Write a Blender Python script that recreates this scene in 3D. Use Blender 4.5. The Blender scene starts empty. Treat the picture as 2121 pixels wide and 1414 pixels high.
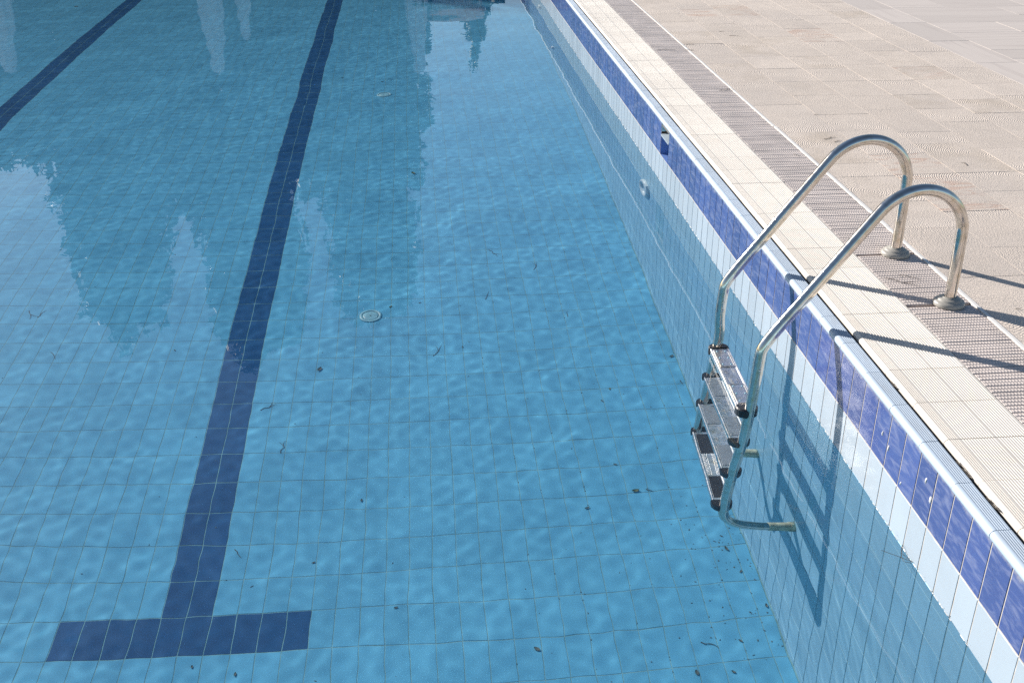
import bpy, bmesh, math, random
import numpy as np
from mathutils import Matrix, Vector

S = bpy.context.scene
COL = S.collection
R = random.Random(11)
RAD = math.radians

# ------------------------------------------------------------------ camera
CAM = Vector((-1.675, -2.476, 2.41))
CR = Vector((0.99627677, -0.08620892, -0.000791))
CU = Vector((0.03962841, 0.44978037, 0.89225961))
CF = Vector((0.07656495, 0.88896887, -0.45152205))
cam = bpy.data.cameras.new('camera')
cam.lens = 2209 / 2121 * 36.0
cam.sensor_width = 36.0
cam.clip_start = 0.05
cam.clip_end = 3000
cam_ob = bpy.data.objects.new('camera', cam)
COL.objects.link(cam_ob)
cam_ob.matrix_world = Matrix([[CR[0], CU[0], -CF[0], CAM[0]], [CR[1], CU[1], -CF[1], CAM[1]],
                              [CR[2], CU[2], -CF[2], CAM[2]], [0, 0, 0, 1]])
S.camera = cam_ob

# ------------------------------------------------------------------ sky, sun, exposure
SUN_EL, SUN_ROT = RAD(21.5), RAD(-45)
world = bpy.data.worlds.new('World')
S.world = world
world.use_nodes = True
wn = world.node_tree.nodes
sky = wn.new('ShaderNodeTexSky')
sky.sky_type = 'NISHITA'
sky.sun_disc = False
sky.sun_elevation = SUN_EL
sky.sun_rotation = SUN_ROT
sky.air_density = 1.0
sky.dust_density = 0.6
sky.ozone_density = 2.2
world.node_tree.links.new(sky.outputs[0], wn['Background'].inputs[0])
wn['Background'].inputs[1].default_value = 0.068
sun = bpy.data.lights.new('sun', 'SUN')
sun.energy = 5.0
sun.angle = RAD(0.6)
sun.color = (1.0, 0.945, 0.875)
sun.cycles.is_caustics_light = True
sun_ob = bpy.data.objects.new('sun', sun)
COL.objects.link(sun_ob)
SD = Vector((math.sin(SUN_ROT) * math.cos(SUN_EL), math.cos(SUN_ROT) * math.cos(SUN_EL), math.sin(SUN_EL)))
sun_ob.rotation_euler = (-SD).to_track_quat('-Z', 'Y').to_euler()
sun_ob.location = SD * 50
S.view_settings.view_transform = 'Standard'
S.view_settings.look = 'None'
S.view_settings.gamma = 1
S.view_settings.use_curve_mapping = False
S.view_settings.exposure = 0.9
S.cycles.use_denoising = False
S.cycles.use_adaptive_sampling = False
S.cycles.max_bounces = 14
S.cycles.transmission_bounces = 10
S.cycles.sample_clamp_indirect = 2.0

# ------------------------------------------------------------------ key measures (metres)
D = 2.124            # water depth
Z_DECK = 0.46
YB = 1.810           # tile joint at the foot of the lane line
XL = -2.823          # right edge of the first lane line
TW, TH = 0.125, 0.25
Y_NEAR, Y_FAR, X_LEFT = -1.3, 24.5, -13.0
GAP = 0.0040
GAPW = 0.0054

# ------------------------------------------------------------------ helpers
def link(name, me, parent=None, rc=True):
    o = bpy.data.objects.new(name, me)
    COL.objects.link(o)
    if parent is not None:
        o.parent = parent
    if rc and me is not None:
        o.cycles.is_caustics_receiver = True
    return o

def empty(name, loc=(0, 0, 0)):
    o = bpy.data.objects.new(name, None)
    o.empty_display_size = 0.1
    o.location = loc
    COL.objects.link(o)
    return o

def tag(o, label=None, cat=None, group=None, kind=None):
    if label: o['label'] = label
    if cat: o['category'] = cat
    if group: o['group'] = group
    if kind: o['kind'] = kind
    return o

class MB:
    """collects vertices and faces"""
    def __init__(self):
        self.v, self.f, self.m = [], [], []
        self.smooth = []
    def add(self, vs, fs, mi=0, smooth=False, M=None):
        b = len(self.v)
        if M is not None:
            vs = [tuple(M @ Vector(p)) for p in vs]
        self.v += [tuple(p) for p in vs]
        for f in fs:
            self.f.append([i + b for i in f]); self.m.append(mi); self.smooth.append(smooth)
    def box(self, a, b, mi=0, M=None):
        x0, y0, z0 = a; x1, y1, z1 = b
        v = [(x, y, z) for x in (x0, x1) for y in (y0, y1) for z in (z0, z1)]
        self.add(v, [(0, 1, 3, 2), (4, 6, 7, 5), (0, 4, 5, 1), (2, 3, 7, 6), (0, 2, 6, 4), (1, 5, 7, 3)], mi, M=M)
    def mesh(self, name, mats):
        me = bpy.data.meshes.new(name)
        me.from_pydata(self.v, [], self.f)
        for m in (mats if isinstance(mats, (list, tuple)) else [mats]):
            me.materials.append(m)
        me.polygons.foreach_set('material_index', self.m)
        me.polygons.foreach_set('use_smooth', self.smooth)
        me.update()
        return me

def chamfer_vf(w, h, t, c):
    """low tile: centred in x,y, top face at z=0, thickness t, chamfer c"""
    a, b = w / 2, h / 2
    ring = lambda x, y, z: [(-x, -y, z), (x, -y, z), (x, y, z), (-x, y, z)]
    v = ring(a, b, -t) + ring(a, b, -c) + ring(a - c, b - c, 0)
    f = [(8, 9, 10, 11)]
    for k in (0, 4):
        for i in range(4):
            j = (i + 1) % 4
            f.append((k + i, k + j, k + 4 + j, k + 4 + i))
    return v, f

def sweep(pts, r, n=18, caps=True):
    """round tube along points; r may be a list"""
    pts = [Vector(p) for p in pts]
    rr = r if isinstance(r, (list, tuple)) else [r] * len(pts)
    v, f = [], []
    ref = None
    for i, p in enumerate(pts):
        t = (pts[min(i + 1, len(pts) - 1)] - pts[max(i - 1, 0)]).normalized()
        if ref is None:
            ref = t.orthogonal().normalized()
        ref = (ref - t * ref.dot(t)).normalized()
        bi = t.cross(ref)
        for k in range(n):
            a = 2 * math.pi * k / n
            v.append(p + (ref * math.cos(a) + bi * math.sin(a)) * rr[i])
    for i in range(len(pts) - 1):
        for k in range(n):
            k2 = (k + 1) % n
            f.append((i * n + k, i * n + k2, (i + 1) * n + k2, (i + 1) * n + k))
    if caps:
        f.append(tuple(reversed(range(n))))
        f.append(tuple(range((len(pts) - 1) * n, len(pts) * n)))
    return v, f

def lathe(profile, n=36):
    """profile of (r,z) turned round z"""
    v, f = [], []
    for r, z in profile:
        for k in range(n):
            a = 2 * math.pi * k / n
            v.append((r * math.cos(a), r * math.sin(a), z))
    for i in range(len(profile) - 1):
        for k in range(n):
            k2 = (k + 1) % n
            f.append((i * n + k, i * n + k2, (i + 1) * n + k2, (i + 1) * n + k))
    f.append(tuple(range((len(profile) - 1) * n, len(profile) * n)))
    return v, f

def extrude_y(profile, y0, y1, closed=False):
    """profile [(x,z)] extruded along y with end caps"""
    n = len(profile)
    v = [(x, y0, z) for x, z in profile] + [(x, y1, z) for x, z in profile]
    f = [(i, i + 1, n + i + 1, n + i) for i in range(n - 1)]
    return v, f

def catmull(pts, k=8):
    P = [Vector(p) for p in pts]
    P = [P[0] * 2 - P[1]] + P + [P[-1] * 2 - P[-2]]
    out = []
    for i in range(1, len(P) - 2):
        a, b, c, d = P[i - 1:i + 3]
        for j in range(k):
            t = j / k
            out.append(0.5 * ((2 * b) + (c - a) * t + (2 * a - 5 * b + 4 * c - d) * t * t + (3 * b - a - 3 * c + d) * t ** 3))
    out.append(P[-2])
    return out

def px_area(p, ax, ay):
    """projected area of a small patch with edge vectors ax, ay, 0 when out of frame"""
    q = Vector(p)
    if q.z < 0: q = Vector((q.x, q.y, q.z * 0.6))
    def pr(q):
        d = q - CAM
        z = d.dot(CF)
        if z < 0.1: return None
        return (1060.5 + 2209 * d.dot(CR) / z, 707 - 2209 * d.dot(CU) / z)
    o, a, b = pr(q), pr(q + Vector(ax)), pr(q + Vector(ay))
    if not o or not (-30 < o[0] < 2150 and -20 < o[1] < 1440): return 0
    return abs((a[0] - o[0]) * (b[1] - o[1]) - (a[1] - o[1]) * (b[0] - o[0]))

# ------------------------------------------------------------------ materials
def new_mat(name):
    m = bpy.data.materials.new(name)
    m.use_nodes = True
    return m, m.node_tree, m.node_tree.nodes['Principled BSDF']

def N(nt, t, **kw):
    n = nt.nodes.new(t)
    for k, v in kw.items():
        if isinstance(k, str) and k.startswith('_'):
            n.inputs[k[1:].replace('_', ' ')].default_value = v
        else:
            setattr(n, k, v)
    return n

def L(nt, a, b): nt.links.new(a, b)

def math_n(nt, op, a, b=None, clamp=False):
    n = nt.nodes.new('ShaderNodeMath'); n.operation = op; n.use_clamp = clamp
    for i, x in enumerate((a, b)):
        if x is None: continue
        if hasattr(x, 'is_output'): L(nt, x, n.inputs[i])
        else: n.inputs[i].default_value = x
    return n.outputs[0]

def mix_col(nt, fac, a, b, mode='MIX'):
    n = nt.nodes.new('ShaderNodeMix'); n.data_type = 'RGBA'; n.blend_type = mode
    for s, x in ((n.inputs[0], fac), (n.inputs[6], a), (n.inputs[7], b)):
        if hasattr(x, 'is_output'): L(nt, x, s)
        elif isinstance(x, (int, float)): s.default_value = x
        else: s.default_value = (*x, 1) if len(x) == 3 else x
    return n.outputs[2]

def ramp(nt, fac, stops):
    n = nt.nodes.new('ShaderNodeValToRGB')
    e = n.color_ramp.elements
    while len(e) < len(stops): e.new(0.5)
    for i, (p, c) in enumerate(stops):
        e[i].position = p
        e[i].color = (c, c, c, 1) if isinstance(c, (int, float)) else (*c, 1)
    L(nt, fac, n.inputs[0])
    return n.outputs[0]

def pos(nt): return nt.nodes.new('ShaderNodeNewGeometry').outputs['Position']

def cell_random(nt, size, off=(0, 0, 0)):
    """one random value per tile from its place in the grid"""
    a = N(nt, 'ShaderNodeVectorMath', operation='SUBTRACT'); L(nt, pos(nt), a.inputs[0]); a.inputs[1].default_value = off
    b = N(nt, 'ShaderNodeVectorMath', operation='DIVIDE'); L(nt, a.outputs[0], b.inputs[0]); b.inputs[1].default_value = size
    c = N(nt, 'ShaderNodeVectorMath', operation='FLOOR'); L(nt, b.outputs[0], c.inputs[0])
    w = N(nt, 'ShaderNodeTexWhiteNoise'); L(nt, c.outputs[0], w.inputs['Vector'])
    return w.outputs['Value']

def noise(nt, scale, detail=4, rough=0.55, vec=None, dist=0.0):
    n = N(nt, 'ShaderNodeTexNoise')
    n.inputs['Scale'].default_value = scale; n.inputs['Detail'].default_value = detail
    n.inputs['Roughness'].default_value = rough; n.inputs['Distortion'].default_value = dist
    L(nt, vec if vec is not None else pos(nt), n.inputs['Vector'])
    return n.outputs['Fac']

def bump(nt, bs, h, strength, dist):
    b = N(nt, 'ShaderNodeBump'); b.inputs['Strength'].default_value = strength; b.inputs['Distance'].default_value = dist
    L(nt, h, b.inputs['Height'])
    L(nt, b.outputs[0], bs.inputs['Normal'])
    return b

def glazed(name, col, size, off, var=0.10, rough=0.16, stain=None, ior=1.5, patch=0.18):
    m, nt, bs = new_mat(name)
    bs.inputs['IOR'].default_value = ior
    r = cell_random(nt, size, off)
    k = ramp(nt, r, [(0, 1 - var), (1, 1 + var)])
    c = mix_col(nt, 1.0, col, k, 'MULTIPLY')
    n1 = noise(nt, 7.0, 5)
    c = mix_col(nt, math_n(nt, 'MULTIPLY', ramp(nt, n1, [(0.45, 0), (0.75, 1)]), patch), c, tuple(x * 0.72 for x in col))
    if stain:
        sp = N(nt, 'ShaderNodeSeparateXYZ'); L(nt, pos(nt), sp.inputs[0])
        zz = math_n(nt, 'ADD', sp.outputs[2], math_n(nt, 'MULTIPLY', math_n(nt, 'SUBTRACT', noise(nt, 22, 5), 0.5), 0.05))
        band = ramp(nt, math_n(nt, 'MULTIPLY', math_n(nt, 'SUBTRACT', zz, 0.394), 60, True), [(0, 0), (1, 1)])
        spk = ramp(nt, noise(nt, 90, 6, 0.7), [(0.3, 0.35), (0.62, 1)])
        c = mix_col(nt, math_n(nt, 'MULTIPLY', math_n(nt, 'MULTIPLY', band, spk), 0.8), c, stain)
        # pale wavy streaks in the colour, standing in for sunlight reflected off ripples
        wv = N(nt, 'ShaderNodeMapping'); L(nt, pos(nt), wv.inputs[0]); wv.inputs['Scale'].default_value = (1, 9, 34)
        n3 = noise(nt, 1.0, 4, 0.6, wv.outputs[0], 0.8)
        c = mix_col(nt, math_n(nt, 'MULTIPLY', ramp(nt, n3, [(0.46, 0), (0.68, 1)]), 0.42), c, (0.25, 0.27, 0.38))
    L(nt, c, bs.inputs['Base Color'])
    L(nt, ramp(nt, noise(nt, 15, 3), [(0.3, rough * 0.7), (0.8, rough * 1.9)]), bs.inputs['Roughness'])
    bump(nt, bs, noise(nt, 30, 2), 0.12, 0.002)
    return m

FLOOR_OFF = (XL, YB, -9)
M = {}
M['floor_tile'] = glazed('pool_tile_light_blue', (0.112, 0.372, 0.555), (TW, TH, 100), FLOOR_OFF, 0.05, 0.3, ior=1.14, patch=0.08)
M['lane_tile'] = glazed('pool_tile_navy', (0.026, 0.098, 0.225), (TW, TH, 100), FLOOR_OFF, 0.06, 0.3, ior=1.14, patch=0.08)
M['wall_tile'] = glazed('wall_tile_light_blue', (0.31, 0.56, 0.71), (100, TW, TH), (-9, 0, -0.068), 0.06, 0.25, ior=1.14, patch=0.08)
M['pale_tile'] = glazed('wall_tile_pale', (0.345, 0.395, 0.445), (100, TW, TH), (-9, 0, -0.068), 0.07, 0.10)
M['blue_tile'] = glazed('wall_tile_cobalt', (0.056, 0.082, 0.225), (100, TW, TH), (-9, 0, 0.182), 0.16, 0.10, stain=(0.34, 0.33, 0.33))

def grout(name, col, dark, s=40):
    m, nt, bs = new_mat(name)
    c = mix_col(nt, ramp(nt, noise(nt, s, 6, 0.7), [(0.35, 0), (0.75, 1)]), col, dark)
    L(nt, c, bs.inputs['Base Color']); bs.inputs['Roughness'].default_value = 0.9
    bump(nt, bs, noise(nt, 300, 3), 0.4, 0.001)
    return m
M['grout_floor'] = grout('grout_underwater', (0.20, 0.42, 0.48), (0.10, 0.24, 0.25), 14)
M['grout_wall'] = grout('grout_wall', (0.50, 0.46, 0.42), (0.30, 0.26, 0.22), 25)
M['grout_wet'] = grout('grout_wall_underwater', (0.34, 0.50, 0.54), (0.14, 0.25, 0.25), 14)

def plain(name, col, rough=0.5, metal=0.0, var=0.15, s=20, bm=0.0, spec=None):
    m, nt, bs = new_mat(name)
    c = mix_col(nt, ramp(nt, noise(nt, s, 5), [(0.35, 0), (0.7, 1)]), col, tuple(x * (1 - var) for x in col))
    L(nt, c, bs.inputs['Base Color'])
    L(nt, ramp(nt, noise(nt, s * 2.3, 3), [(0.3, rough * 0.8), (0.75, min(1, rough * 1.25))]), bs.inputs['Roughness'])
    bs.inputs['Metallic'].default_value = metal
    if bm: bump(nt, bs, noise(nt, s * 9, 3), bm, 0.002)
    return m

def coping_mat():
    m, nt, bs = new_mat('coping_glazed_pale_blue')
    k = ramp(nt, cell_random(nt, (100, 0.25, 100), (-9, 0, -9)), [(0, 0.92), (1, 1.06)])
    c = mix_col(nt, 1.0, (0.38, 0.455, 0.545), k, 'MULTIPLY')
    mp = N(nt, 'ShaderNodeMapping'); L(nt, pos(nt), mp.inputs[0]); mp.inputs['Scale'].default_value = (40, 6, 40)
    c = mix_col(nt, math_n(nt, 'MULTIPLY', ramp(nt, noise(nt, 1, 6, 0.65, mp.outputs[0]), [(0.48, 0), (0.72, 1)]), 0.5), c, (0.30, 0.33, 0.37))
    L(nt, c, bs.inputs['Base Color']); bs.inputs['Roughness'].default_value = 0.5
    return m
M['coping'] = coping_mat()
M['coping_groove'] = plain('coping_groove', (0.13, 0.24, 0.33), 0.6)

def cream_mat(name, col, dirt):
    m, nt, bs = new_mat(name)
    k = ramp(nt, cell_random(nt, (100, 0.25, 100), (-9, 0, -9)), [(0, 0.93), (1, 1.05)])
    c = mix_col(nt, 1.0, col, k, 'MULTIPLY')
    c = mix_col(nt, math_n(nt, 'MULTIPLY', ramp(nt, noise(nt, 6, 6, 0.65), [(0.5, 0), (0.72, 1)]), 0.45), c, dirt)
    L(nt, c, bs.inputs['Base Color']); bs.inputs['Roughness'].default_value = 0.55
    return m
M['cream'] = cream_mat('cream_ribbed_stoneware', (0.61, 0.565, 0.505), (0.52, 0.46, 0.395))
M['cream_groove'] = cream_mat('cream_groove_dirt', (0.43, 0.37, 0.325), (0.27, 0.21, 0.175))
M['gap_dark'] = plain('joint_sealant', (0.11, 0.105, 0.10), 0.9)
M['grating'] = plain('grating_plastic', (0.57, 0.495, 0.45), 0.5, 0, 0.2, 5)
M['channel'] = plain('channel_concrete', (0.3, 0.28, 0.26), 0.9)
M['trim'] = plain('white_trim', (0.72, 0.69, 0.65), 0.5, 0, 0.12, 9)

def paving_mat():
    m, nt, bs = new_mat('combed_sandstone')
    oi = N(nt, 'ShaderNodeObjectInfo')
    tc = N(nt, 'ShaderNodeTexCoord')
    add = N(nt, 'ShaderNodeVectorMath', operation='ADD'); L(nt, tc.outputs['Object'], add.inputs[0])
    sc = N(nt, 'ShaderNodeVectorMath', operation='SCALE'); sc.inputs[0].default_value = (1.1, 0.7, 0.0)
    L(nt, math_n(nt, 'SUBTRACT', oi.outputs['Random'], 0.5), sc.inputs['Scale'])
    L(nt, sc.outputs[0], add.inputs[1])
    # combed arcs, a different centre on every slab
    wv = N(nt, 'ShaderNodeTexWave', wave_type='RINGS', rings_direction='Z')
    wv.inputs['Scale'].default_value = 24; wv.inputs['Distortion'].default_value = 7
    wv.inputs['Detail'].default_value = 3; wv.inputs['Detail Scale'].default_value = 1.4; wv.inputs['Detail Roughness'].default_value = 0.65
    L(nt, add.outputs[0], wv.inputs['Vector'])
    grit = noise(nt, 170, 4, 0.7)
    h = math_n(nt, 'ADD', math_n(nt, 'MULTIPLY', wv.outputs['Fac'], math_n(nt, 'ADD', 0.3, math_n(nt, 'MULTIPLY', noise(nt, 9, 3), 0.8))), math_n(nt, 'MULTIPLY', grit, 0.75))
    bump(nt, bs, h, 0.6, 0.0045)
    k = ramp(nt, oi.outputs['Random'], [(0, 0.94), (0.5, 1.0), (1, 1.045)])
    c = mix_col(nt, 1.0, (0.615, 0.528, 0.452), k, 'MULTIPLY')
    rnd2 = math_n(nt, 'FRACT', math_n(nt, 'MULTIPLY', oi.outputs['Random'], 17.3))
    ochre = math_n(nt, 'MULTIPLY', ramp(nt, rnd2, [(0.6, 0), (0.95, 1)]), ramp(nt, noise(nt, 3.5, 5, 0.6), [(0.38, 0), (0.66, 1)]))
    c = mix_col(nt, math_n(nt, 'MULTIPLY', ochre, 0.55), c, (0.47, 0.385, 0.295))
    c = mix_col(nt, math_n(nt, 'MULTIPLY', ramp(nt, noise(nt, 1.6, 5), [(0.45, 0), (0.7, 1)]), 0.35), c, (0.43, 0.38, 0.345))
    rnd3 = math_n(nt, 'FRACT', math_n(nt, 'MULTIPLY', oi.outputs['Random'], 61.7))
    mp = N(nt, 'ShaderNodeMapping'); L(nt, pos(nt), mp.inputs[0]); mp.inputs['Scale'].default_value = (4, 13, 1)
    rust = math_n(nt, 'MULTIPLY', ramp(nt, rnd3, [(0.86, 0), (0.9, 1)]), ramp(nt, noise(nt, 1, 6, 0.6, mp.outputs[0], 1.5), [(0.5, 0), (0.62, 1)]))
    c = mix_col(nt, math_n(nt, 'MULTIPLY', rust, 0.45), c, (0.44, 0.24, 0.16))
    gr = ramp(nt, noise(nt, 130, 5, 0.75), [(0.33, 0.90), (0.5, 1.0), (0.68, 1.06)])
    c = mix_col(nt, 1.0, c, gr, 'MULTIPLY')
    dirt = math_n(nt, 'MULTIPLY', ramp(nt, wv.outputs['Fac'], [(0.12, 1), (0.45, 0)]), ramp(nt, noise(nt, 7, 4), [(0.35, 0), (0.6, 1)]))
    c = mix_col(nt, math_n(nt, 'MULTIPLY', dirt, 0.30), c, (0.33, 0.28, 0.24))
    pit = ramp(nt, noise(nt, 55, 5, 0.7), [(0.27, 1), (0.33, 0)])
    c = mix_col(nt, math_n(nt, 'MULTIPLY', pit, 0.5), c, (0.2, 0.17, 0.15))
    L(nt, c, bs.inputs['Base Color']); bs.inputs['Roughness'].default_value = 0.85
    return m
M['paving'] = paving_mat()

def marble_mat(name, sc):
    m, nt, bs = new_mat(name)
    oi = N(nt, 'ShaderNodeObjectInfo')
    ad = N(nt, 'ShaderNodeVectorMath', operation='ADD'); L(nt, pos(nt), ad.inputs[0])
    cb = N(nt, 'ShaderNodeCombineXYZ')
    for i, q in enumerate((7.0, 23.0)): L(nt, math_n(nt, 'MULTIPLY', oi.outputs['Random'], q), cb.inputs[i])
    L(nt, cb.outputs[0], ad.inputs[1])
    mp = N(nt, 'ShaderNodeMapping'); L(nt, ad.outputs[0], mp.inputs[0]); mp.inputs['Scale'].default_value = sc
    v = noise(nt, 1, 7, 0.62, mp.outputs[0], 0.6)
    k = ramp(nt, oi.outputs['Random'], [(0, 0.93), (1, 1.05)])
    c = mix_col(nt, 1.0, (0.575, 0.505, 0.45), k, 'MULTIPLY')
    c = mix_col(nt, math_n(nt, 'MULTIPLY', ramp(nt, v, [(0.5, 0), (0.68, 1)]), 0.6), c, (0.45, 0.385, 0.345))
    L(nt, c, bs.inputs['Base Color']); bs.inputs['Roughness'].default_value = 0.6
    return m
M['marble_x'] = marble_mat('veined_stone_crosswise', (1.3, 17, 1))
M['marble_y'] = marble_mat('veined_stone_lengthwise', (17, 1.3, 1))
M['mortar'] = grout('paving_mortar', (0.44, 0.385, 0.345), (0.22, 0.19, 0.165), 3)
M['ground'] = grout('ground_paving', (0.42, 0.37, 0.33), (0.33, 0.29, 0.26), 2)

def steel_mat(name, base, r0, r1):
    m, nt, bs = new_mat(name)
    n1 = noise(nt, 24, 6, 0.65)
    c = mix_col(nt, ramp(nt, n1, [(0.45, 0), (0.72, 1)]), base, tuple(x * y for x, y in zip(base, (0.80, 0.74, 0.62))))
    L(nt, c, bs.inputs['Base Color']); bs.inputs['Metallic'].default_value = 1
    L(nt, ramp(nt, noise(nt, 55, 5, 0.7), [(0.3, r0), (0.75, r1)]), bs.inputs['Roughness'])
    bump(nt, bs, noise(nt, 12, 3), 0.06, 0.002)
    return m
M['steel'] = steel_mat('stainless_steel', (0.68, 0.635, 0.58), 0.07, 0.20)
M['steel_tread'] = steel_mat('pressed_steel', (0.78, 0.78, 0.78), 0.22, 0.48)
M['pad'] = plain('grey_grip_pad', (0.27, 0.30, 0.33), 0.45, 0, 0.2, 60)
M['pad_dark'] = plain('dark_grip_pad', (0.03, 0.033, 0.04), 0.4)
M['black'] = plain('black_plastic', (0.022, 0.024, 0.028), 0.4)
M['flange'] = plain('grey_plastic_flange', (0.34, 0.32, 0.285), 0.4)
M['bumper'] = plain('pale_rubber_with_algae', (0.55, 0.60, 0.46), 0.6, 0, 0.6, 30)
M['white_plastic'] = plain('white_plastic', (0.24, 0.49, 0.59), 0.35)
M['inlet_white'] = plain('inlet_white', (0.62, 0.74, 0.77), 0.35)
M['shadow_interior'] = plain('skimmer_inside', (0.50, 0.74, 0.84), 0.5)
M['panel_blue'] = plain('skimmer_panel_blue', (0.15, 0.25, 0.52), 0.2)
M['leaf_brown'] = plain('dead_leaf', (0.09, 0.135, 0.14), 0.7, 0, 0.5, 60)
M['leaf_green'] = plain('green_leaf', (0.11, 0.16, 0.09), 0.6, 0, 0.3, 40)
M['twig'] = plain('twig_bark', (0.075, 0.062, 0.05), 0.8, 0, 0.3, 90)
M['sediment'] = plain('sediment', (0.09, 0.16, 0.19), 0.9)
M['bark'] = plain('bark', (0.11, 0.085, 0.06), 0.9, 0, 0.4, 8)
M['fabric'] = plain('parasol_canvas', (0.66, 0.64, 0.62), 0.8, 0, 0.15, 5)
M['pole'] = plain('painted_pole', (0.55, 0.55, 0.55), 0.4)
M['render_wall'] = plain('painted_wall', (0.55, 0.52, 0.49), 0.8, 0, 0.1, 2)
M['roof'] = plain('roof_tile', (0.27, 0.13, 0.08), 0.8)
M['glass_dark'] = plain('window_glass', (0.03, 0.04, 0.05), 0.08)
def leaf_mat(name, a, b):
    m, nt, bs = new_mat(name)
    c = mix_col(nt, ramp(nt, noise(nt, 1.3, 4), [(0.35, 0), (0.65, 1)]), a, b)
    L(nt, c, bs.inputs['Base Color']); bs.inputs['Roughness'].default_value = 0.6
    return m
M['foliage'] = leaf_mat('foliage_dark', (0.035, 0.06, 0.025), (0.06, 0.085, 0.03))
M['foliage2'] = leaf_mat('foliage_mid', (0.05, 0.075, 0.03), (0.085, 0.105, 0.04))

m, nt, bs = new_mat('water')
nt.nodes.remove(bs)
gl = N(nt, 'ShaderNodeBsdfGlass'); gl.inputs['Roughness'].default_value = 0; gl.inputs['IOR'].default_value = 1.333
L(nt, gl.outputs[0], nt.nodes['Material Output'].inputs[0])
M['water'] = m

# ------------------------------------------------------------------ ground sheet with the pool cut out
def ring_sheet(name, mat, hole, outer, z):
    x0, x1, y0, y1 = hole; a, b, c, d = outer
    v = [(x0, y0, z), (x1, y0, z), (x1, y1, z), (x0, y1, z), (a, c, z), (b, c, z), (b, d, z), (a, d, z)]
    f = [(4, 5, 1, 0), (5, 6, 2, 1), (6, 7, 3, 2), (7, 4, 0, 3)]
    mb = MB(); mb.add(v, f)
    o = link(name, mb.mesh(name, mat)); tag(o, kind='structure')
    return o
ring_sheet('ground', M['ground'], (X_LEFT - 0.02, 0.386, Y_NEAR - 0.02, Y_FAR + 0.02), (-600, 600, -600, 600), 0.425)

# ------------------------------------------------------------------ water with real ripples
def build_water():
    X = np.concatenate([np.linspace(X_LEFT - .01, -10.6, 50)[:-1], np.arange(-10.6, -6.0, 0.024), np.arange(-6.0, 0.0, 0.017), [0.003]])
    Y = np.concatenate([np.arange(Y_NEAR - .01, -0.1, 0.05), np.arange(-0.1, 9.0, 0.017), np.arange(9.0, 17.0, 0.024), np.linspace(17.0, Y_FAR + .01, 140)])
    gx, gy = np.meshgrid(X, Y)
    z = np.zeros_like(gx)
    rng = np.random.default_rng(5)
    def waves(n, l0, l1, slope, th0, spread):
        nonlocal z
        for i in range(n):
            lam = l0 * (l1 / l0) ** rng.random(); k = 2 * math.pi / lam
            th = th0 + (rng.random() - .5) * spread
            ph = rng.random() * 6.283
            z += slope / math.sqrt(n / 2) / k * np.sin(k * (gx * math.cos(th) + gy * math.sin(th)) + ph)
    waves(60, 0.075, 0.14, 0.0017, 0.9, 6.283)
    waves(40, 0.20, 0.50, 0.0022, 1.3, 6.283)
    waves(20, 0.8, 2.0, 0.0055, 1.5, 6.283)
    # gentle patches of calmer and livelier water
    mod = 0.68 + 0.16 * np.sin(gx * 0.9 + 1.1 * np.sin(gy * 0.37)) * np.sin(gy * 0.55 + 0.8)
    z *= mod
    # livelier ripples thrown back by the near end wall
    z *= 1 + 1.7 / (1 + np.exp((gy - 1.5) * 4.0))
    z *= np.clip((17.5 - gy) / 1.5, 0.12, 1) * np.clip((gx + 11) / 0.6, 0.1, 1)
    v = np.stack([gx, gy, z], -1).reshape(-1, 3)
    ny, nx = gx.shape
    i = np.arange(nx * ny).reshape(ny, nx)
    F = np.stack([i[:-1, :-1], i[:-1, 1:], i[1:, 1:], i[1:, :-1]], -1).reshape(-1, 4)
    me = bpy.data.meshes.new('water')
    me.vertices.add(len(v)); me.vertices.foreach_set('co', v.ravel().astype(np.float32))
    me.loops.add(F.size); me.loops.foreach_set('vertex_index', F.ravel().astype(np.int32))
    me.polygons.add(len(F)); me.polygons.foreach_set('loop_start', np.arange(0, F.size, 4, dtype=np.int32))
    me.polygons.foreach_set('use_smooth', np.ones(len(F), bool))
    me.update()
    me.materials.append(M['water'])
    o = link('water', me, rc=False)
    o.cycles.is_caustics_caster = True
    tag(o, kind='structure')
build_water()

# ------------------------------------------------------------------ tiles
def joined_tiles(name, mats, items, parent):
    """items: (matrix, w, h, material index) joined into ONE stuff part"""
    mb = MB()
    cache = {}
    for mat4, w, h, mi in items:
        key = (w, h)
        if key not in cache: cache[key] = chamfer_vf(w, h, 0.006, 0.0012)
        v, f = cache[key]
        mb.add(v, f, mi, M=mat4)
    o = link(name, mb.mesh(name, mats), parent)
    tag(o, kind='stuff')
    return o

_tm = {}
def tile_mesh(w, h, mat):
    key = (round(w, 4), round(h, 4), mat.name)
    if key not in _tm:
        mb = MB(); v, f = chamfer_vf(w, h, 0.006, 0.0012); mb.add(v, f)
        _tm[key] = mb.mesh('tile', mat)
    return _tm[key]

def jitter(rr, t=0.0035, d=0.0005):
    return Matrix.Translation((0, 0, rr.uniform(-d, d * 0.4))) @ Matrix.Rotation(rr.uniform(-t, t), 4, 'X') @ Matrix.Rotation(rr.uniform(-t, t), 4, 'Y')

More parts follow.
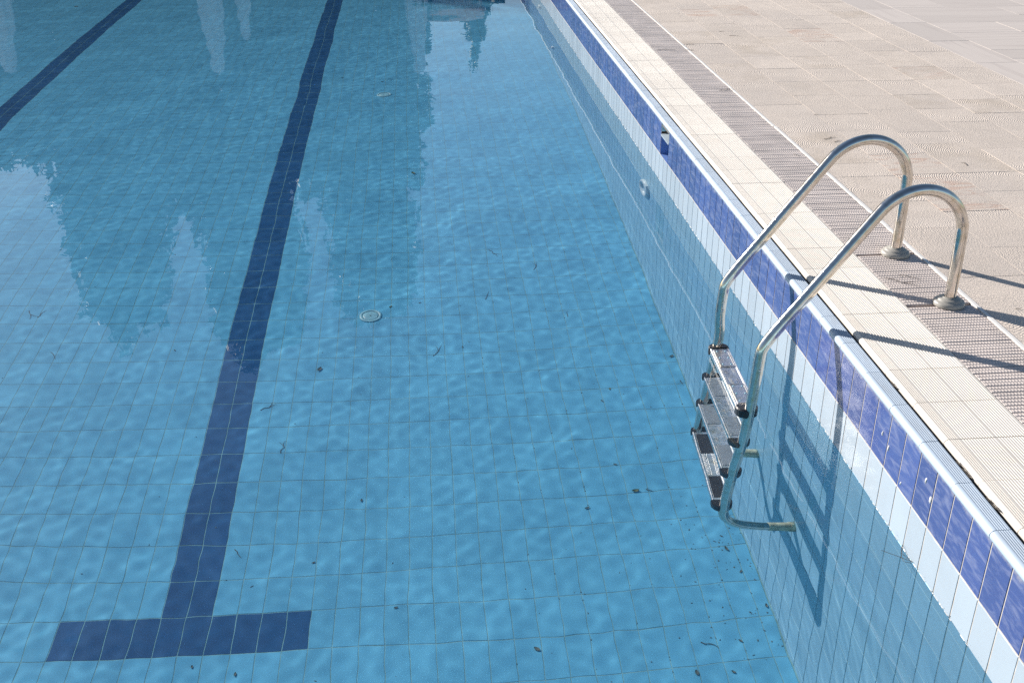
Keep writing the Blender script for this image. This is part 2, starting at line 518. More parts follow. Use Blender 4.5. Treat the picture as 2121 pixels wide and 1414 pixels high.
# ---- floor
def build_floor():
    mb = MB()
    mb.add([(X_LEFT, Y_NEAR, -D - .0018), (0.02, Y_NEAR, -D - .0018), (0.02, Y_FAR, -D - .0018), (X_LEFT, Y_FAR, -D - .0018)], [(0, 1, 2, 3)])
    fl = link('pool_floor', mb.mesh('pool_floor', M['grout_floor'])); tag(fl, kind='structure')
    lane_cells = [dict(), dict()]
    tiles = []
    j0 = -54                                 # columns from the left
    for j in range(j0, 23):
        x0 = XL + j * TW; w = TW
        if x0 + w > -0.003: w = -0.003 - x0
        if w < 0.02: continue
        for m_ in range(-9, 58):
            y0 = YB + m_ * TH
            lane = None
            if j in (-2, -1) and m_ >= 0: lane = 0
            if -6 <= j < 4 and m_ == -1: lane = 0
            if j in (-27, -26) and m_ >= 0: lane = 1
            if -31 <= j < -21 and m_ == -1: lane = 1
            c = (x0 + w / 2, y0 + TH / 2, -D)
            a = px_area(c, (w, 0, 0), (0, TH * 0.98, 0))
            tiles.append((a, c, w - GAP, TH - GAP, lane))
    rest = []
    n = 0
    lanes = []
    for k, (lx, lab) in enumerate([(-2.948, 'dark blue T-shaped lane line with its crossbar at the lower left'),
                                   (-6.073, 'dark blue lane line slanting across the top left corner')]):
        e = empty('lane_line', (lx, YB, -D)); tag(e, lab, 'lane line', 'dark blue lane lines on the pool floor')
        lanes.append(e)
    tiles.sort(key=lambda t: -t[0])
    lane_rest = [[], []]; lane_n = [0, 0]
    for a, c, w, h, lane in tiles:
        mt = Matrix.Translation(c) @ jitter(R)
        if lane is None:
            if n < 300 and a > 0:
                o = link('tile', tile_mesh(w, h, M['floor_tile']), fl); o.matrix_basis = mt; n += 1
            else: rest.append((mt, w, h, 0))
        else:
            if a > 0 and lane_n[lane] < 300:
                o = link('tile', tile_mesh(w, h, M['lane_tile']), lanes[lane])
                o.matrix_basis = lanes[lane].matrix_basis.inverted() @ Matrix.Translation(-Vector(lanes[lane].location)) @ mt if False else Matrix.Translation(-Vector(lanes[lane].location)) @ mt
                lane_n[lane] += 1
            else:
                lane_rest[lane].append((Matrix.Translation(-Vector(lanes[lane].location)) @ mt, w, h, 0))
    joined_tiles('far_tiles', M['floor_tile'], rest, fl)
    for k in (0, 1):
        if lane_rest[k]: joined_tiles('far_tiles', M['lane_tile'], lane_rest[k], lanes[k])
    return fl
floor = build_floor()

# ---- right hand wall (the one in view)
SK = (4.5, 4.75)     # skimmer recess along y
def wall_mat4(y, z): return Matrix(((0, 0, -1, 0.0), (-1, 0, 0, y), (0, 1, 0, z), (0, 0, 0, 1)))

def build_wall():
    mb = MB()
    x = 0.0019
    def quad(y0, y1, z0, z1, mi): mb.add([(x, y1, z0), (x, y0, z0), (x, y0, z1), (x, y1, z1)], [(0, 1, 2, 3)], mi)
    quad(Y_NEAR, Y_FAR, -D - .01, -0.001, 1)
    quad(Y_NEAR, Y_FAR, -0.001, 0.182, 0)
    quad(Y_NEAR, SK[0], 0.182, 0.44, 0); quad(SK[1], Y_FAR, 0.182, 0.44, 0)
    wl = link('pool_wall', mb.mesh('pool_wall', [M['grout_wall'], M['grout_wet']])); tag(wl, kind='structure')
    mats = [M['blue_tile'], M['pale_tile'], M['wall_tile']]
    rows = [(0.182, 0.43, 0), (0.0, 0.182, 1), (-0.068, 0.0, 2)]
    z = -0.068
    while z > -D + 0.02:
        z0 = max(z - TH, -D + 0.002); rows.append((z0, z, 2)); z = z0
    tl = []
    for i in range(-4, 128):
        y0 = i * TW
        for z0, z1, mi in rows:
            if mi == 0 and y0 + TW > SK[0] + .02 and y0 < SK[1] - .02:
                continue
            g = GAP if mi != 1 or z0 < -0.01 else GAP
            zz0, zz1 = z0 + GAPW / 2, z1 - GAPW / 2
            if mi == 1: zz0 = 0.0005
            if mi == 2 and z1 == 0.0: zz1 = -0.0005
            c = (0, y0 + TW / 2, (zz0 + zz1) / 2)
            tl.append((px_area(c, (0, TW, 0), (0, 0, zz1 - zz0)), c, TW - GAPW, round(zz1 - zz0, 4), mi))
    tl.sort(key=lambda t: -t[0])
    rest = []
    nm = ['cobalt_tile', 'pale_tile', 'tile']
    for k, (a, c, w, h, mi) in enumerate(tl):
        mt = wall_mat4(c[1], c[2]) @ jitter(R, 0.003, 0.0004)
        if a > 0 and k < 300:
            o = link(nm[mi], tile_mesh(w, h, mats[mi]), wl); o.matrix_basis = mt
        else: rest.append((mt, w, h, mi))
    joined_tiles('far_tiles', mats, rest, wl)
    # chalky mortar splashes stuck on the cobalt tiles
    for (y, zc, r) in [(0.436, 0.335, 0.011), (0.385, 0.29, 0.012), (0.80, 0.30, 0.008), (0.735, 0.275, 0.010), (0.60, 0.21, 0.006)]:
        b = MB()
        n_ = 9
        ring = []
        for q in range(n_):
            a = 2 * math.pi * q / n_; rr = r * R.uniform(0.55, 1.1)
            ring.append((-0.0004, y + rr * 0.55 * math.cos(a), zc + rr * 1.4 * math.sin(a)))
        top = [(-0.003, y + (p[1] - y) * .6, zc + (p[2] - zc) * .6) for p in ring]
        b.add(ring + top, [(q, (q + 1) % n_, n_ + (q + 1) % n_, n_ + q) for q in range(n_)] + [tuple(range(n_, 2 * n_))], smooth=True)
        link('mortar_splash', b.mesh('mortar_splash', M['trim']), wl)
    return wl
wall = build_wall()

# ---- the three pool walls out of view, tiled the same way as far as a side step could show
for nm_, a, b in [('pool_wall', (X_LEFT - 0.3, Y_FAR, -D - .1), (0.38, Y_FAR + 0.3, 0.42)),
                  ('pool_wall', (X_LEFT - 0.3, Y_NEAR - 0.3, -D - .1), (0.38, Y_NEAR, 0.42)),
                  ('pool_wall', (X_LEFT - 0.3, Y_NEAR + .001, -D - .1), (X_LEFT, Y_FAR - .001, 0.42))]:
    b_ = MB(); b_.box(a, b)
    o = link(nm_, b_.mesh(nm_, M['wall_tile'])); tag(o, kind='structure')

# ------------------------------------------------------------------ coping, ribbed cream edge, grating, paving
def coping_mesh(ln):
    prof = [(0.0048, 0.4165), (-0.004, 0.4165), (-0.0105, 0.4195), (-0.0145, 0.426), (-0.0155, 0.433), (-0.0135, 0.4405), (-0.009, 0.446), (-0.003, 0.4497), (0.003, 0.451)]
    mb = MB()
    sm = len(prof) - 1
    x = 0.006
    pts = list(prof); gro = []
    for i in range(5):
        pts += [(x, 0.451), (x + 0.001, 0.4486), (x + 0.0030, 0.4486), (x + 0.004, 0.451)]
        gro.append(len(pts) - 3); x += 0.008
    pts += [(0.049, 0.451), (0.051, 0.449), (0.051, 0.40), (0.0048, 0.40)]
    v, f = extrude_y(pts, -ln / 2, ln / 2)
    n = len(pts)
    for i, q in enumerate(f):
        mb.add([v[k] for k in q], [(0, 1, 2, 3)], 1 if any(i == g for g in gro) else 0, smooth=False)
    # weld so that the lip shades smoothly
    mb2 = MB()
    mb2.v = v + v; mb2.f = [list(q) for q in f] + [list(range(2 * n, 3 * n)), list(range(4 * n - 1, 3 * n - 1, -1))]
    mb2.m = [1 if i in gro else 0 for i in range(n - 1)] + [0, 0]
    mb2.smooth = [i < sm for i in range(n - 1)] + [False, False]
    return mb2.mesh('coping_stone', [M['coping'], M['coping_groove']])

def cream_mesh(ln):
    pts = [(0.068, 0.40), (0.068, 0.4485), (0.0705, 0.4525), (0.079, 0.459), (0.082, 0.46)]
    gro = []
    def ribs(x0, x1, n):
        p = (x1 - x0) / n
        for i in range(n):
            x = x0 + i * p
            pts.extend([(x + p * .58, 0.46), (x + p * .68, 0.4582), (x + p * .9, 0.4582), (x + p, 0.46)])
            gro.append(len(pts) - 3)
    ribs(0.082, 0.114, 4); pts.append((0.1185, 0.46))
    ribs(0.1195, 0.241, 12); pts.append((0.2465, 0.46))
    ribs(0.2475, 0.372, 12)
    pts += [(0.3835, 0.46), (0.385, 0.4585), (0.385, 0.40)]
    v, f = extrude_y(pts, -ln / 2, ln / 2)
    n = len(pts)
    mb = MB()
    mb.v = v; mb.f = [list(q) for q in f] + [list(range(n)), list(range(2 * n - 1, n - 1, -1))]
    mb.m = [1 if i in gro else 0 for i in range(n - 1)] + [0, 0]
    mb.smooth = [False] * len(mb.f)
    return mb.mesh('ribbed_tile', [M['cream'], M['cream_groove']])

def build_edge():
    b = MB(); b.box((0.0046, Y_NEAR, 0.385), (0.3855, Y_FAR, 0.4155))
    bed = link('coping', b.mesh('coping', M['gap_dark'])); tag(bed, kind='structure')
    cm = coping_mesh(0.25 - 0.0028)
    for k in range(-2, 64):
        o = link('coping_stone', cm, bed)
        o.matrix_basis = Matrix.Translation((R.uniform(-.0006, .0006), k * 0.25 + 0.125, R.uniform(-.0008, .0004))) @ Matrix.Rotation(R.uniform(-.002, .002), 4, 'Z')
    b = MB(); b.box((0.0675, Y_NEAR, 0.386), (0.3852, Y_FAR, 0.44))
    bed2 = link('pool_edge', b.mesh('pool_edge', M['gap_dark'])); tag(bed2, kind='structure')
    rm = cream_mesh(0.25 - 0.0026)
    for k in range(-2, 64):
        o = link('ribbed_tile', rm, bed2)
        o.matrix_basis = Matrix.Translation((R.uniform(-.0006, .0006), k * 0.25 + 0.118, R.uniform(-.0007, .0005))) @ Matrix.Rotation(R.uniform(-.0018, .0018), 4, 'Z')
build_edge()

def slat_mb(bumps=True):
    mb = MB()
    l, w, h = 0.291, 0.0223, 0.018
    c = 0.002
    v = [(-l/2, -w/2, -h), (l/2, -w/2, -h), (l/2, w/2, -h), (-l/2, w/2, -h),
         (-l/2, -w/2, -c), (l/2, -w/2, -c), (l/2, w/2, -c), (-l/2, w/2, -c),
         (-l/2 + c, -w/2 + c, 0), (l/2 - c, -w/2 + c, 0), (l/2 - c, w/2 - c, 0), (-l/2 + c, w/2 - c, 0)]
    f = [(8, 9, 10, 11)]
    for k in (0, 4):
        for i in range(4):
            j = (i + 1) % 4
            f.append((k + i, k + j, k + 4 + j, k + 4 + i))
    mb.add(v, f)
    if bumps:
        n = 22
        for i in range(n):
            x = -l / 2 + 0.012 + i * (l - 0.024) / (n - 1)
            a, b_, t = 0.0032, w / 2 - 0.0030, 0.0010
            mb.add([(x - a, -b_, 0), (x + a, -b_, 0), (x + a, b_, 0), (x - a, b_, 0),
                    (x - a * .6, -b_ * .7, t), (x + a * .6, -b_ * .7, t), (x + a * .6, b_ * .7, t), (x - a * .6, b_ * .7, t)],
                   [(4, 5, 6, 7), (0, 1, 5, 4), (1, 2, 6, 5), (2, 3, 7, 6), (3, 0, 4, 7)])
    return mb

def build_grating():
    g = empty('overflow_grating', (0.535, 0, 0.44))
    tag(g, 'long grey slatted overflow grating between cream ribbed tiles and paving', 'grating')
    sm = slat_mb().mesh('slat', M['grating'])
    base = slat_mb()
    rest = MB()
    P = 0.0242
    sl = []
    y = Y_NEAR
    k = 0
    while y < 15.5:
        if not any(abs(y - q) < 0.012 for q in (2.131, 1.557)):
            sl.append((px_area((0.535, y, .458), (0.29, 0, 0), (0, P, 0)), y))
        y += P; k += 1
    sl.sort(key=lambda t: -t[0])
    for i, (a, y) in enumerate(sl):
        mt = Matrix.Translation((R.uniform(-.0016, .0016), y + R.uniform(-.0012, .0012), 0.458 - 0.44 + R.uniform(-.0016, .0006))) @ Matrix.Rotation(R.uniform(-.004, .004), 4, 'Z') @ Matrix.Rotation(R.uniform(-.012, .012), 4, 'X')
        if i < 300 and a > 0:
            o = link('slat', sm, g); o.matrix_basis = mt
        else:
            rest.add(base.v, base.f, M=mt)
    o = link('far_slats', rest.mesh('far_slats', M['grating']), g); tag(o, kind='stuff')
    # two carrier bars under the slats and the white strip along the paving
    b = MB()
    for x in (-0.10, 0.0, 0.10): b.box((x - .006, Y_NEAR, -.022), (x + .006, 15.5, -.003))
    link('carrier_bars', b.mesh('carrier_bars', M['grating']), g)
    for k in range(9):
        y0 = Y_NEAR + k * 1.9
        b = MB(); b.box((0.6845 - .535, y0 + .002, -0.03), (0.7005 - .535, y0 + 1.898, 0.0225))
        o = link('edge_strip', b.mesh('edge_strip', M['trim']), g)
        o.rotation_euler = (0, 0, R.uniform(-.0012, .0012))
    b = MB(); b.box((0.3856, Y_NEAR, 0.30), (0.702, Y_FAR, 0.372))
    o = link('drain_channel', b.mesh('drain_channel', M['channel'])); tag(o, kind='structure')
build_grating()

def build_paving():
    b = MB(); b.box((0.7015, -3.0, 0.43), (9.0, 16.0, 0.4583))
    dk = link('paved_deck', b.mesh('paved_deck', M['mortar'])); tag(dk, kind='structure')
    strips = {0: (0.704, 1.071), 1: (1.071, 1.445), 2: (1.445, 1.820), 3: (1.820, 2.190), 4: (2.190, 2.572), 5: (2.572, 2.955)}
    known = {0: [0.62, 1.18, 1.83, 2.457, 2.865, 3.303, 3.554, 4.245, 4.951, 5.634, 6.318, 7.128, 7.7, 8.2],
             1: [0.5, 1.05, 1.62, 2.175, 2.685, 3.312, 3.72, 4.26, 4.655, 5.2, 5.64, 6.09, 6.56, 7.13],
             2: [0.9, 1.5, 2.1, 2.54, 2.984, 3.318, 3.912, 4.18, 4.75, 5.15, 5.62, 6.06, 6.52, 7.0],
             3: [2.2, 2.75, 3.322, 3.77, 4.40, 4.75, 5.15, 5.6, 6.18, 6.54, 7.12]}
    for s, (x0, x1) in strips.items():
        ys = list(known.get(s, []))
        lo = ys[0] if ys else R.uniform(0.3, 0.7)
        if not ys: ys = [lo]
        while ys[0] > -2.4: ys.insert(0, ys[0] - R.choice([.4, .5, .55, .63]))
        while ys[-1] < 15: ys.append(ys[-1] + R.choice([.38, .45, .55, .63]))
        for y0, y1 in zip(ys[:-1], ys[1:]):
            slab(dk, x0, x1, y0, y1, M['paving'])
    y = -2.4
    while y < 15:
        ln = R.choice([.75, .9, 1.1]); slab(dk, 2.955, 3.335, y, y + ln, M['marble_y']); y += ln
    y = -2.4
    while y < 15:
        ln = R.choice([.36, .42, .5])
        x = 3.335 - R.uniform(0, .9) * 0
        x1 = x + R.uniform(.5, 1.2)
        while x < 7.2:
            slab(dk, x, min(x1, 7.4), y, y + ln, M['marble_x']); x = x1; x1 = x + R.uniform(.8, 1.3)
        y += ln
def slab(dk, x0, x1, y0, y1, mat):
    g = 0.0011 + R.uniform(0, .0007)
    b = MB(); v, f = chamfer_vf(x1 - x0 - 2 * g, y1 - y0 - 2 * g, 0.03, 0.0006)
    b.add(v, f)
    o = link('paving_slab', b.mesh('paving_slab', mat), dk)
    o.matrix_basis = Matrix.Translation(((x0 + x1) / 2, (y0 + y1) / 2, Z_DECK - R.uniform(0, .0012))) @ Matrix.Rotation(R.uniform(-.0016, .0016), 4, 'X') @ Matrix.Rotation(R.uniform(-.0016, .0016), 4, 'Y')
build_paving()

# ------------------------------------------------------------------ skimmer recess in the cobalt band
def build_skimmer():
    t = empty('skimmer', (0, (SK[0] + SK[1]) / 2, 0.3))
    tag(t, 'rectangular skimmer opening with pale sill and cobalt panel in the wall', 'skimmer')
    oy, oz = t.location.y, 0.3
    y0, y1 = SK[0] + .006 - oy, SK[1] - .006 - oy
    d = 0.085
    b = MB()                                   # pale upper throat: back and the two jambs
    zt = .345 - oz
    b.add([(d, y0, zt), (d, y1, zt), (d, y1, .384 - oz), (d, y0, .384 - oz)], [(0, 1, 2, 3)])
    for y in (y0, y1): b.add([(0.001, y, zt), (d, y, zt), (d, y, .44 - oz), (0.001, y, .44 - oz)], [(0, 1, 2, 3)])
    link('throat', b.mesh('throat', M['shadow_interior']), t)
    b = MB()                                   # sloping sill
    b.add([(-.002, y0, .326 - oz), (-.002, y1, .326 - oz), (d, y1, .344 - oz), (d, y0, .344 - oz), (-.002, y0, .316 - oz), (-.002, y1, .316 - oz), (d, y1, .325 - oz), (d, y0, .325 - oz)],
          [(0, 1, 2, 3), (0, 4, 5, 1), (4, 7, 6, 5), (1, 5, 6, 2), (0, 3, 7, 4)])
    link('sill', b.mesh('sill', M['pale_tile']), t)
    b = MB()                                   # cobalt lower part
    z0, z1 = .183 - oz, .3155 - oz
    b.add([(d, y0, z0), (d, y1, z0), (d, y1, z1), (d, y0, z1)], [(0, 1, 2, 3)])
    for y in (y0, y1): b.add([(0.001, y, z0), (d, y, z0), (d, y, z1), (0.001, y, z1)], [(0, 1, 2, 3)])
    b.add([(0.001, y0, z0 + .0005), (0.001, y1, z0 + .0005), (d, y1, z0 + .0005), (d, y0, z0 + .0005)], [(0, 1, 2, 3)])
    link('panel', b.mesh('panel', M['panel_blue']), t)
build_skimmer()

# ------------------------------------------------------------------ fittings under water
def wall_inlet(y, z, r, label):
    t = empty('wall_inlet', (0, y, z)); tag(t, label, 'inlet', 'round white inlets in the pool wall')
    Mx = Matrix(((0, 0, -1, 0), (-1, 0, 0, 0), (0, 1, 0, 0), (0, 0, 0, 1)))
    b = MB(); v, f = lathe([(r, 0.0), (r, .020), (r * .94, .028), (r * .76, .029), (r * .68, .018), (r * .66, .002)], 32); b.add(v, f[:-1], smooth=True, M=Mx)
    link('ring', b.mesh('ring', M['inlet_white']), t)
    b = MB(); v, f = lathe([(r * .67, .001), (r * .63, .004), (r * .3, .006), (r * .1, .006)], 24); b.add(v, f, smooth=True, M=Mx)
    link('cover', b.mesh('cover', M['wall_tile']), t)
wall_inlet(5.14, -0.60, 0.14, 'larger round white inlet ring under the waterline below the skimmer')
wall_inlet(12.45, -0.47, 0.10, 'small white wall inlet at the far top end of the wall')
wall_inlet(10.95, -1.5, 0.055, 'tiny teal inlet low on the far wall near the floor')

def floor_inlet(x, y, label):
    t = empty('floor_inlet', (x, y, -D)); tag(t, label, 'drain cover', 'round floor inlets')
    b = MB(); v, f = lathe([(.083, .0005), (.083, .006), (.076, .010), (.062, .010), (.060, .004)], 36); b.add(v, f[:-1], smooth=True)
    link('rim', b.mesh('rim', M['white_plastic']), t)
    b = MB()
    for s in range(4):
        a0 = s * math.pi / 2 + .12; a1 = (s + 1) * math.pi / 2 - .12
        n = 9
        o_, i_ = [], []
        for q in range(n):
            a = a0 + (a1 - a0) * q / (n - 1)
            o_.append((.0615 * math.cos(a), .0615 * math.sin(a), .0062)); i_.append((.055 * math.cos(a), .055 * math.sin(a), .0062))
        b.add(o_ + i_, [(q, q + 1, n + q + 1, n + q) for q in range(n - 1)])
    link('slot', b.mesh('slot', M['sediment']), t)
    b = MB(); v, f = lathe([(.0605, .001), (.0605, .0055), (.05, .0085), (.02, .009), (.008, .009)], 36); b.add(v, f, smooth=True)
    link('cover', b.mesh('cover', M['white_plastic']), t)
    b = MB(); v, f = lathe([(.005, .009), (.005, .0115), (.002, .012)], 10); b.add(v, f)
    link('screw', b.mesh('screw', M['sediment']), t)
floor_inlet(-2.10, 4.586, 'round pale drain cover in the middle of the pool floor')
floor_inlet(-2.075, 9.649, 'small round pale drain cover far up beside the lane line')

# ------------------------------------------------------------------ ladder
def build_ladder():
    lad = empty('pool_ladder', (0.578, 1.844, Z_DECK))
    tag(lad, 'polished steel pool ladder with four treads curving over the pool edge', 'ladder')
    O = lad.location
    def rail(y0, sk, dz, tail):
        Y = lambda x: y0 + sk * (x - 0.58)
        pts = [(0.578, .45), (0.578, .55), (0.577, .66), (0.575, .74 + dz)]
        cx, cz, r = 0.355, 0.785 + dz, 0.22
        th1 = RAD(141.6)
        for i in range(1, 17):
            a = th1 * i / 16
            pts.append((cx + r * math.cos(a), cz + r * math.sin(a)))
        ex, ez = pts[-1]
        b = (-0.238, 0.385 + dz * .8)
        for t in (.25, .5, .75, .93): pts.append((ex + (b[0] - ex) * t, ez + (b[1] - ez) * t))
        pts += [(-0.262, .343 + dz * .8), (-0.272, .29 + dz * .7), (-.277, .2)]
        pts += tail
        P = catmull([(x, Y(x), z) for x, z in pts], 5)
        b_ = MB(); v, f = sweep([p - O for p in P], .0248, 22); b_.add(v, f, smooth=True)
        o = link('rail', b_.mesh('rail', M['steel']), lad)
        # flange on the grating
        fb = MB(); v, f = lathe([(.067, .000), (.067, .010), (.063, .016), (.058, .020), (.052, .020), (.050, .026), (.040, .031), (.034, .031), (.032, .037), (.0255, .037)], 40)
        fb.add(v, f[:-1], smooth=True, M=Matrix.Translation(Vector((.578, y0, .4605)) - O))
        link('base_flange', fb.mesh('base_flange', M['flange']), o)
        # pale rubber bumper against the wall
        e = P[-1]; dirv = (P[-1] - P[-4]).normalized()
        bb = MB(); v, f = sweep([e - O - dirv * .012, e - O + dirv * .004, e - O + dirv * .06, e - O + dirv * (.06 + .0)], [.0248, .0262, .0262, .0255], 20)
        st = e - dirv * .02
        wall_p = st + dirv * ((0.0 - st.x) / dirv.x - .001)
        v, f = sweep([st - O, st + (wall_p - st) * .04 - O, st + (wall_p - st) * .8 - O, st + (wall_p - st) * .82 - O, wall_p - O], [.0252, .0268, .0268, .029, .029], 20)
        bb = MB(); bb.add(v, f, smooth=True)
        link('wall_bumper', bb.mesh('wall_bumper', M['bumper']), o)
        # bolt heads on the outer side at each tread
        for zt in (0.235, -0.345, -0.615, -0.885):
            xr = np.interp(-zt, [-.35, 0, .87], [-.268, -.288, -.352])
            hb = MB(); v, f = lathe([(.006, 0), (.006, .003), (.003, .0042)], 10)
            hb.add(v, f, smooth=True, M=Matrix.Translation(Vector((xr, Y(xr) - .0245, zt)) - O) @ Matrix.Rotation(RAD(90), 4, 'X'))
            link('bolt', hb.mesh('bolt', M['steel']), o)
        return o
    tail_n = [(-.283, .115), (-.290, .02), (-.305, -.229), (-.331, -.492), (-.346, -.70), (-.357, -.865), (-.357, -.93), (-.338, -.99), (-.29, -1.045), (-.226, -1.086), (-.16, -1.115), (-.115, -1.131)]
    tail_f = [(-.271, .115), (-.276, .02), (-.291, -.229), (-.311, -.492), (-.326, -.70), (-.337, -.865), (-.337, -.96), (-.318, -1.03), (-.27, -1.09), (-.21, -1.13), (-.15, -1.158), (-.105, -1.172)]
    rail(1.557, .115, -.012, tail_n)
    rail(2.131, .075, .030, tail_f)
    # treads
    zs = [.035, -.262, -.556, -.860]
    xf = [-.318, -.338, -.357, -.373]; xn = [-.342, -.360, -.381, -.405]
    for i in range(4):
        yn_, yf_ = 1.492, 2.042
        p0 = Vector((xn[i], yn_, zs[i])); p1 = Vector((xf[i], yf_, zs[i]))
        ax = (p1 - p0); ln = ax.length; ax.normalize()
        up = Vector((0, 0, 1)); wd = ax.cross(up).normalized()      # towards +x
        W = .092
        org = p0
        F = Matrix((( ax.x, wd.x, 0, org.x - O.x), (ax.y, wd.y, 0, org.y - O.y), (0, 0, 1, org.z - O.z), (0, 0, 0, 1)))
        # local: x along the tread from the near end, y towards the wall, z up
        b = MB()
        pr = [(0.0, -.026), (0.0, -.003), (.002, 0.0), (.007, .001), (.010, -.001), (.012, -.0025), (W - .012, -.0025), (W - .010, -.001), (W - .007, .001), (W - .002, 0), (W, -.003), (W, -.026), (W - .003, -.026), (W - .003, -.006), (.003, -.006), (.003, -.026)]
        n = len(pr)
        v = [(0, y, z) for y, z in pr] + [(ln, y, z) for y, z in pr]
        f = [(k, (k + 1) % n, n + (k + 1) % n, n + k) for k in range(n)]
        b.add(v, f, M=F)
        # pressed chevrons or long ridges in the middle
        if i < 3:
            for side in (0, 1):
                for row in (0, 1):
                    for q in range(5):
                        cx_ = ln * .5 + (row - .5) * .085 + (q - 2) * .0085
                        cy_ = .03 + side * .034
                        ang = RAD(38 if (side + row) % 2 else -38)
                        b.box((-.0105, -.0013, -.003), (.0105, .0013, .0008), M=F @ Matrix.Translation((cx_, cy_, 0)) @ Matrix.Rotation(ang, 4, 'Z'))
        else:
            for y in (.020, .026, .032, .040, .066, .072, .078):
                b.box((ln * .36, y - .0013, -.003), (ln * .66, y + .0013, .0012), M=F)
        tr = link('tread', b.mesh('tread', M['steel_tread']), lad)
        pm = [M['steel_tread'], M['pad'], M['pad'], M['pad_dark']][i]
        for (a0, a1) in ((.022, .185), (ln - .185, ln - .022)):
            pb = MB()
            v, f = chamfer_vf(a1 - a0, W - .030, .004, .002)
            pb.add(v, f, M=F @ Matrix.Translation(((a0 + a1) / 2, W / 2, .0012)))
            if i == 0:
                # raised rim round the pad
                x0, x1, y0, y1 = a0 - .004, a1 + .004, .012, W - .012
                for (p, q) in (((x0, y0), (x1, y0 + .003)), ((x0, y1 - .003), (x1, y1)), ((x0, y0 + .003), (x0 + .003, y1 - .003)), ((x1 - .003, y0 + .003), (x1, y1 - .003))):
                    pb.box((p[0], p[1], -.002), (q[0], q[1], .0028), M=F)
            pd = link('grip_pad', pb.mesh('grip_pad', pm), tr)
            if i in (0, 1):
                for rx in (a0 + .016, (a0 + a1) / 2, a1 - .016):
                    for ry in (.026, W - .026):
                        rb = MB(); v, f = lathe([(.0042, .001), (.0042, .0028), (.002, .0042)], 8)
                        rb.add(v, f, smooth=True, M=F @ Matrix.Translation((rx, ry, 0)))
                        link('rivet', rb.mesh('rivet', M['white_plastic'] if i == 0 else M['steel']), tr)
        # black end caps reaching round the rails
        for end in (0, 1):
            cb = MB()
            k = 14
            out = []
            cyc = .045
            for q in range(k + 1):
                a = math.pi * q / k
                out.append((-.054 * (math.sin(a) ** .75), cyc + .049 * math.cos(a)))
            zt0, zt1 = -.044, .0035
            lo = [(x, y, zt0 + .006) for x, y in out]; mid = [(x * 1.04, cyc + (y - cyc) * 1.03, zt0 + .014) for x, y in out]
            hi = [(x * 1.04, cyc + (y - cyc) * 1.03, zt1 - .006) for x, y in out]; top = [(x * .9, cyc + (y - cyc) * .95, zt1) for x, y in out]
            n1 = k + 1
            v = lo + mid + hi + top
            f = []
            for rr in range(3):
                for q in range(k): f.append((rr * n1 + q, rr * n1 + q + 1, (rr + 1) * n1 + q + 1, (rr + 1) * n1 + q))
            f.append(tuple(range(3 * n1, 4 * n1))); f.append(tuple(reversed(range(n1))))
            f.append((0, n1, 2 * n1, 3 * n1, 4 * n1 - 1, 3 * n1 - 1, 2 * n1 - 1, n1 - 1))
            Mc = F if end == 0 else F @ Matrix(((-1, 0, 0, ln), (0, 1, 0, 0), (0, 0, 1, 0), (0, 0, 0, 1)))
            cb.add(v, f, smooth=False, M=Mc)
            link('end_cap', cb.mesh('end_cap', M['black']), tr)
    return lad
build_ladder()

# ------------------------------------------------------------------ leaves, twigs and sediment
def leaf_mb(l, w, curl):
    mb = MB()
    n = 5
    v = []
    for i in range(n + 1):
        t = i / n
        ww = w * math.sin(math.pi * (0.06 + 0.9 * t)) ** .8
        z = .002 + curl * l * (t - .5) ** 2
        for s in (-1, 0, 1):
            v.append((l * (t - .5), s * ww / 2, z + (abs(s) * curl * w * .5)))
    f = []
    for i in range(n):
        for s in range(2):
            a = i * 3 + s
            f.append((a, a + 1, a + 4, a + 3))
    # underside so that the leaf has a thickness
    b = len(v)
    v2 = [(x, y, z - .0012) for x, y, z in v]
    mb.add(v + v2, f + [tuple(b + k for k in reversed(q)) for q in f], smooth=True)
    return mb

def twig_mb(l, r, fork):
    mb = MB()
    p = [(-l / 2, 0, r)]
    for i in range(1, 5): p.append((-l / 2 + l * i / 4, R.uniform(-.08, .08) * l, r * R.uniform(1, 2.2)))
    v, f = sweep(p, [r, r * .9, r * .8, r * .6, r * .35], 6); mb.add(v, f)
    if fork:
        v, f = sweep([p[2], (p[2][0] + l * .22, p[2][1] + l * .2, r), (p[2][0] + l * .34, p[2][1] + l * .36, r)], [r * .7, r * .5, r * .3], 5); mb.add(v, f)
    return mb

FLOOR_LEAVES = [  # x, y, length, angle, green
    (-1.750, 7.203, 0.075, 120, 1), (-6.817, 14.776, 0.100, 155, 0), (-2.571, 10.356, 0.050, 52, 0), (-2.101, 10.190, 0.050, 202, 0), (-2.415,
    3.924, 0.060, 245, 0), (-2.087, 2.632, 0.028, 79, 0), (-1.940, 4.703, 0.040, 46, 1), (-1.723, 4.749, 0.026, 34, 0), (-1.875, 1.788, 0.030,
    10, 0), (-2.327, 2.151, 0.030, 205, 0), (-1.437, 4.141, 0.025, 281, 0), (-0.591, 2.818, 0.035, 148, 0), (-0.017, 3.876, 0.045, 30, 0),
    (-0.573, 3.428, 0.025, 113, 0), (-0.495, 3.552, 0.030, 266, 1), (-0.449, 1.268, 0.045, 274, 0), (-0.511, 2.574, 0.055, 184, 1), (-1.207,
    1.491, 0.040, 141, 0), (-0.009, 1.623, 0.035, 88, 0), (-0.072, 1.875, 0.028, 54, 0), (-0.108, 2.138, 0.025, 134, 0), (-0.102, 2.038, 0.045,
    109, 0), (-0.819, 2.456, 0.040, 13, 0), (-0.277, 1.245, 0.030, 328, 0), (-3.407, 4.191, 0.026, 133, 0), (-0.196, 1.429, 0.030, 139, 0),
    (-2.851, 1.488, 0.025, 99, 0), (-2.642, 1.430, 0.030, 84, 0)
]
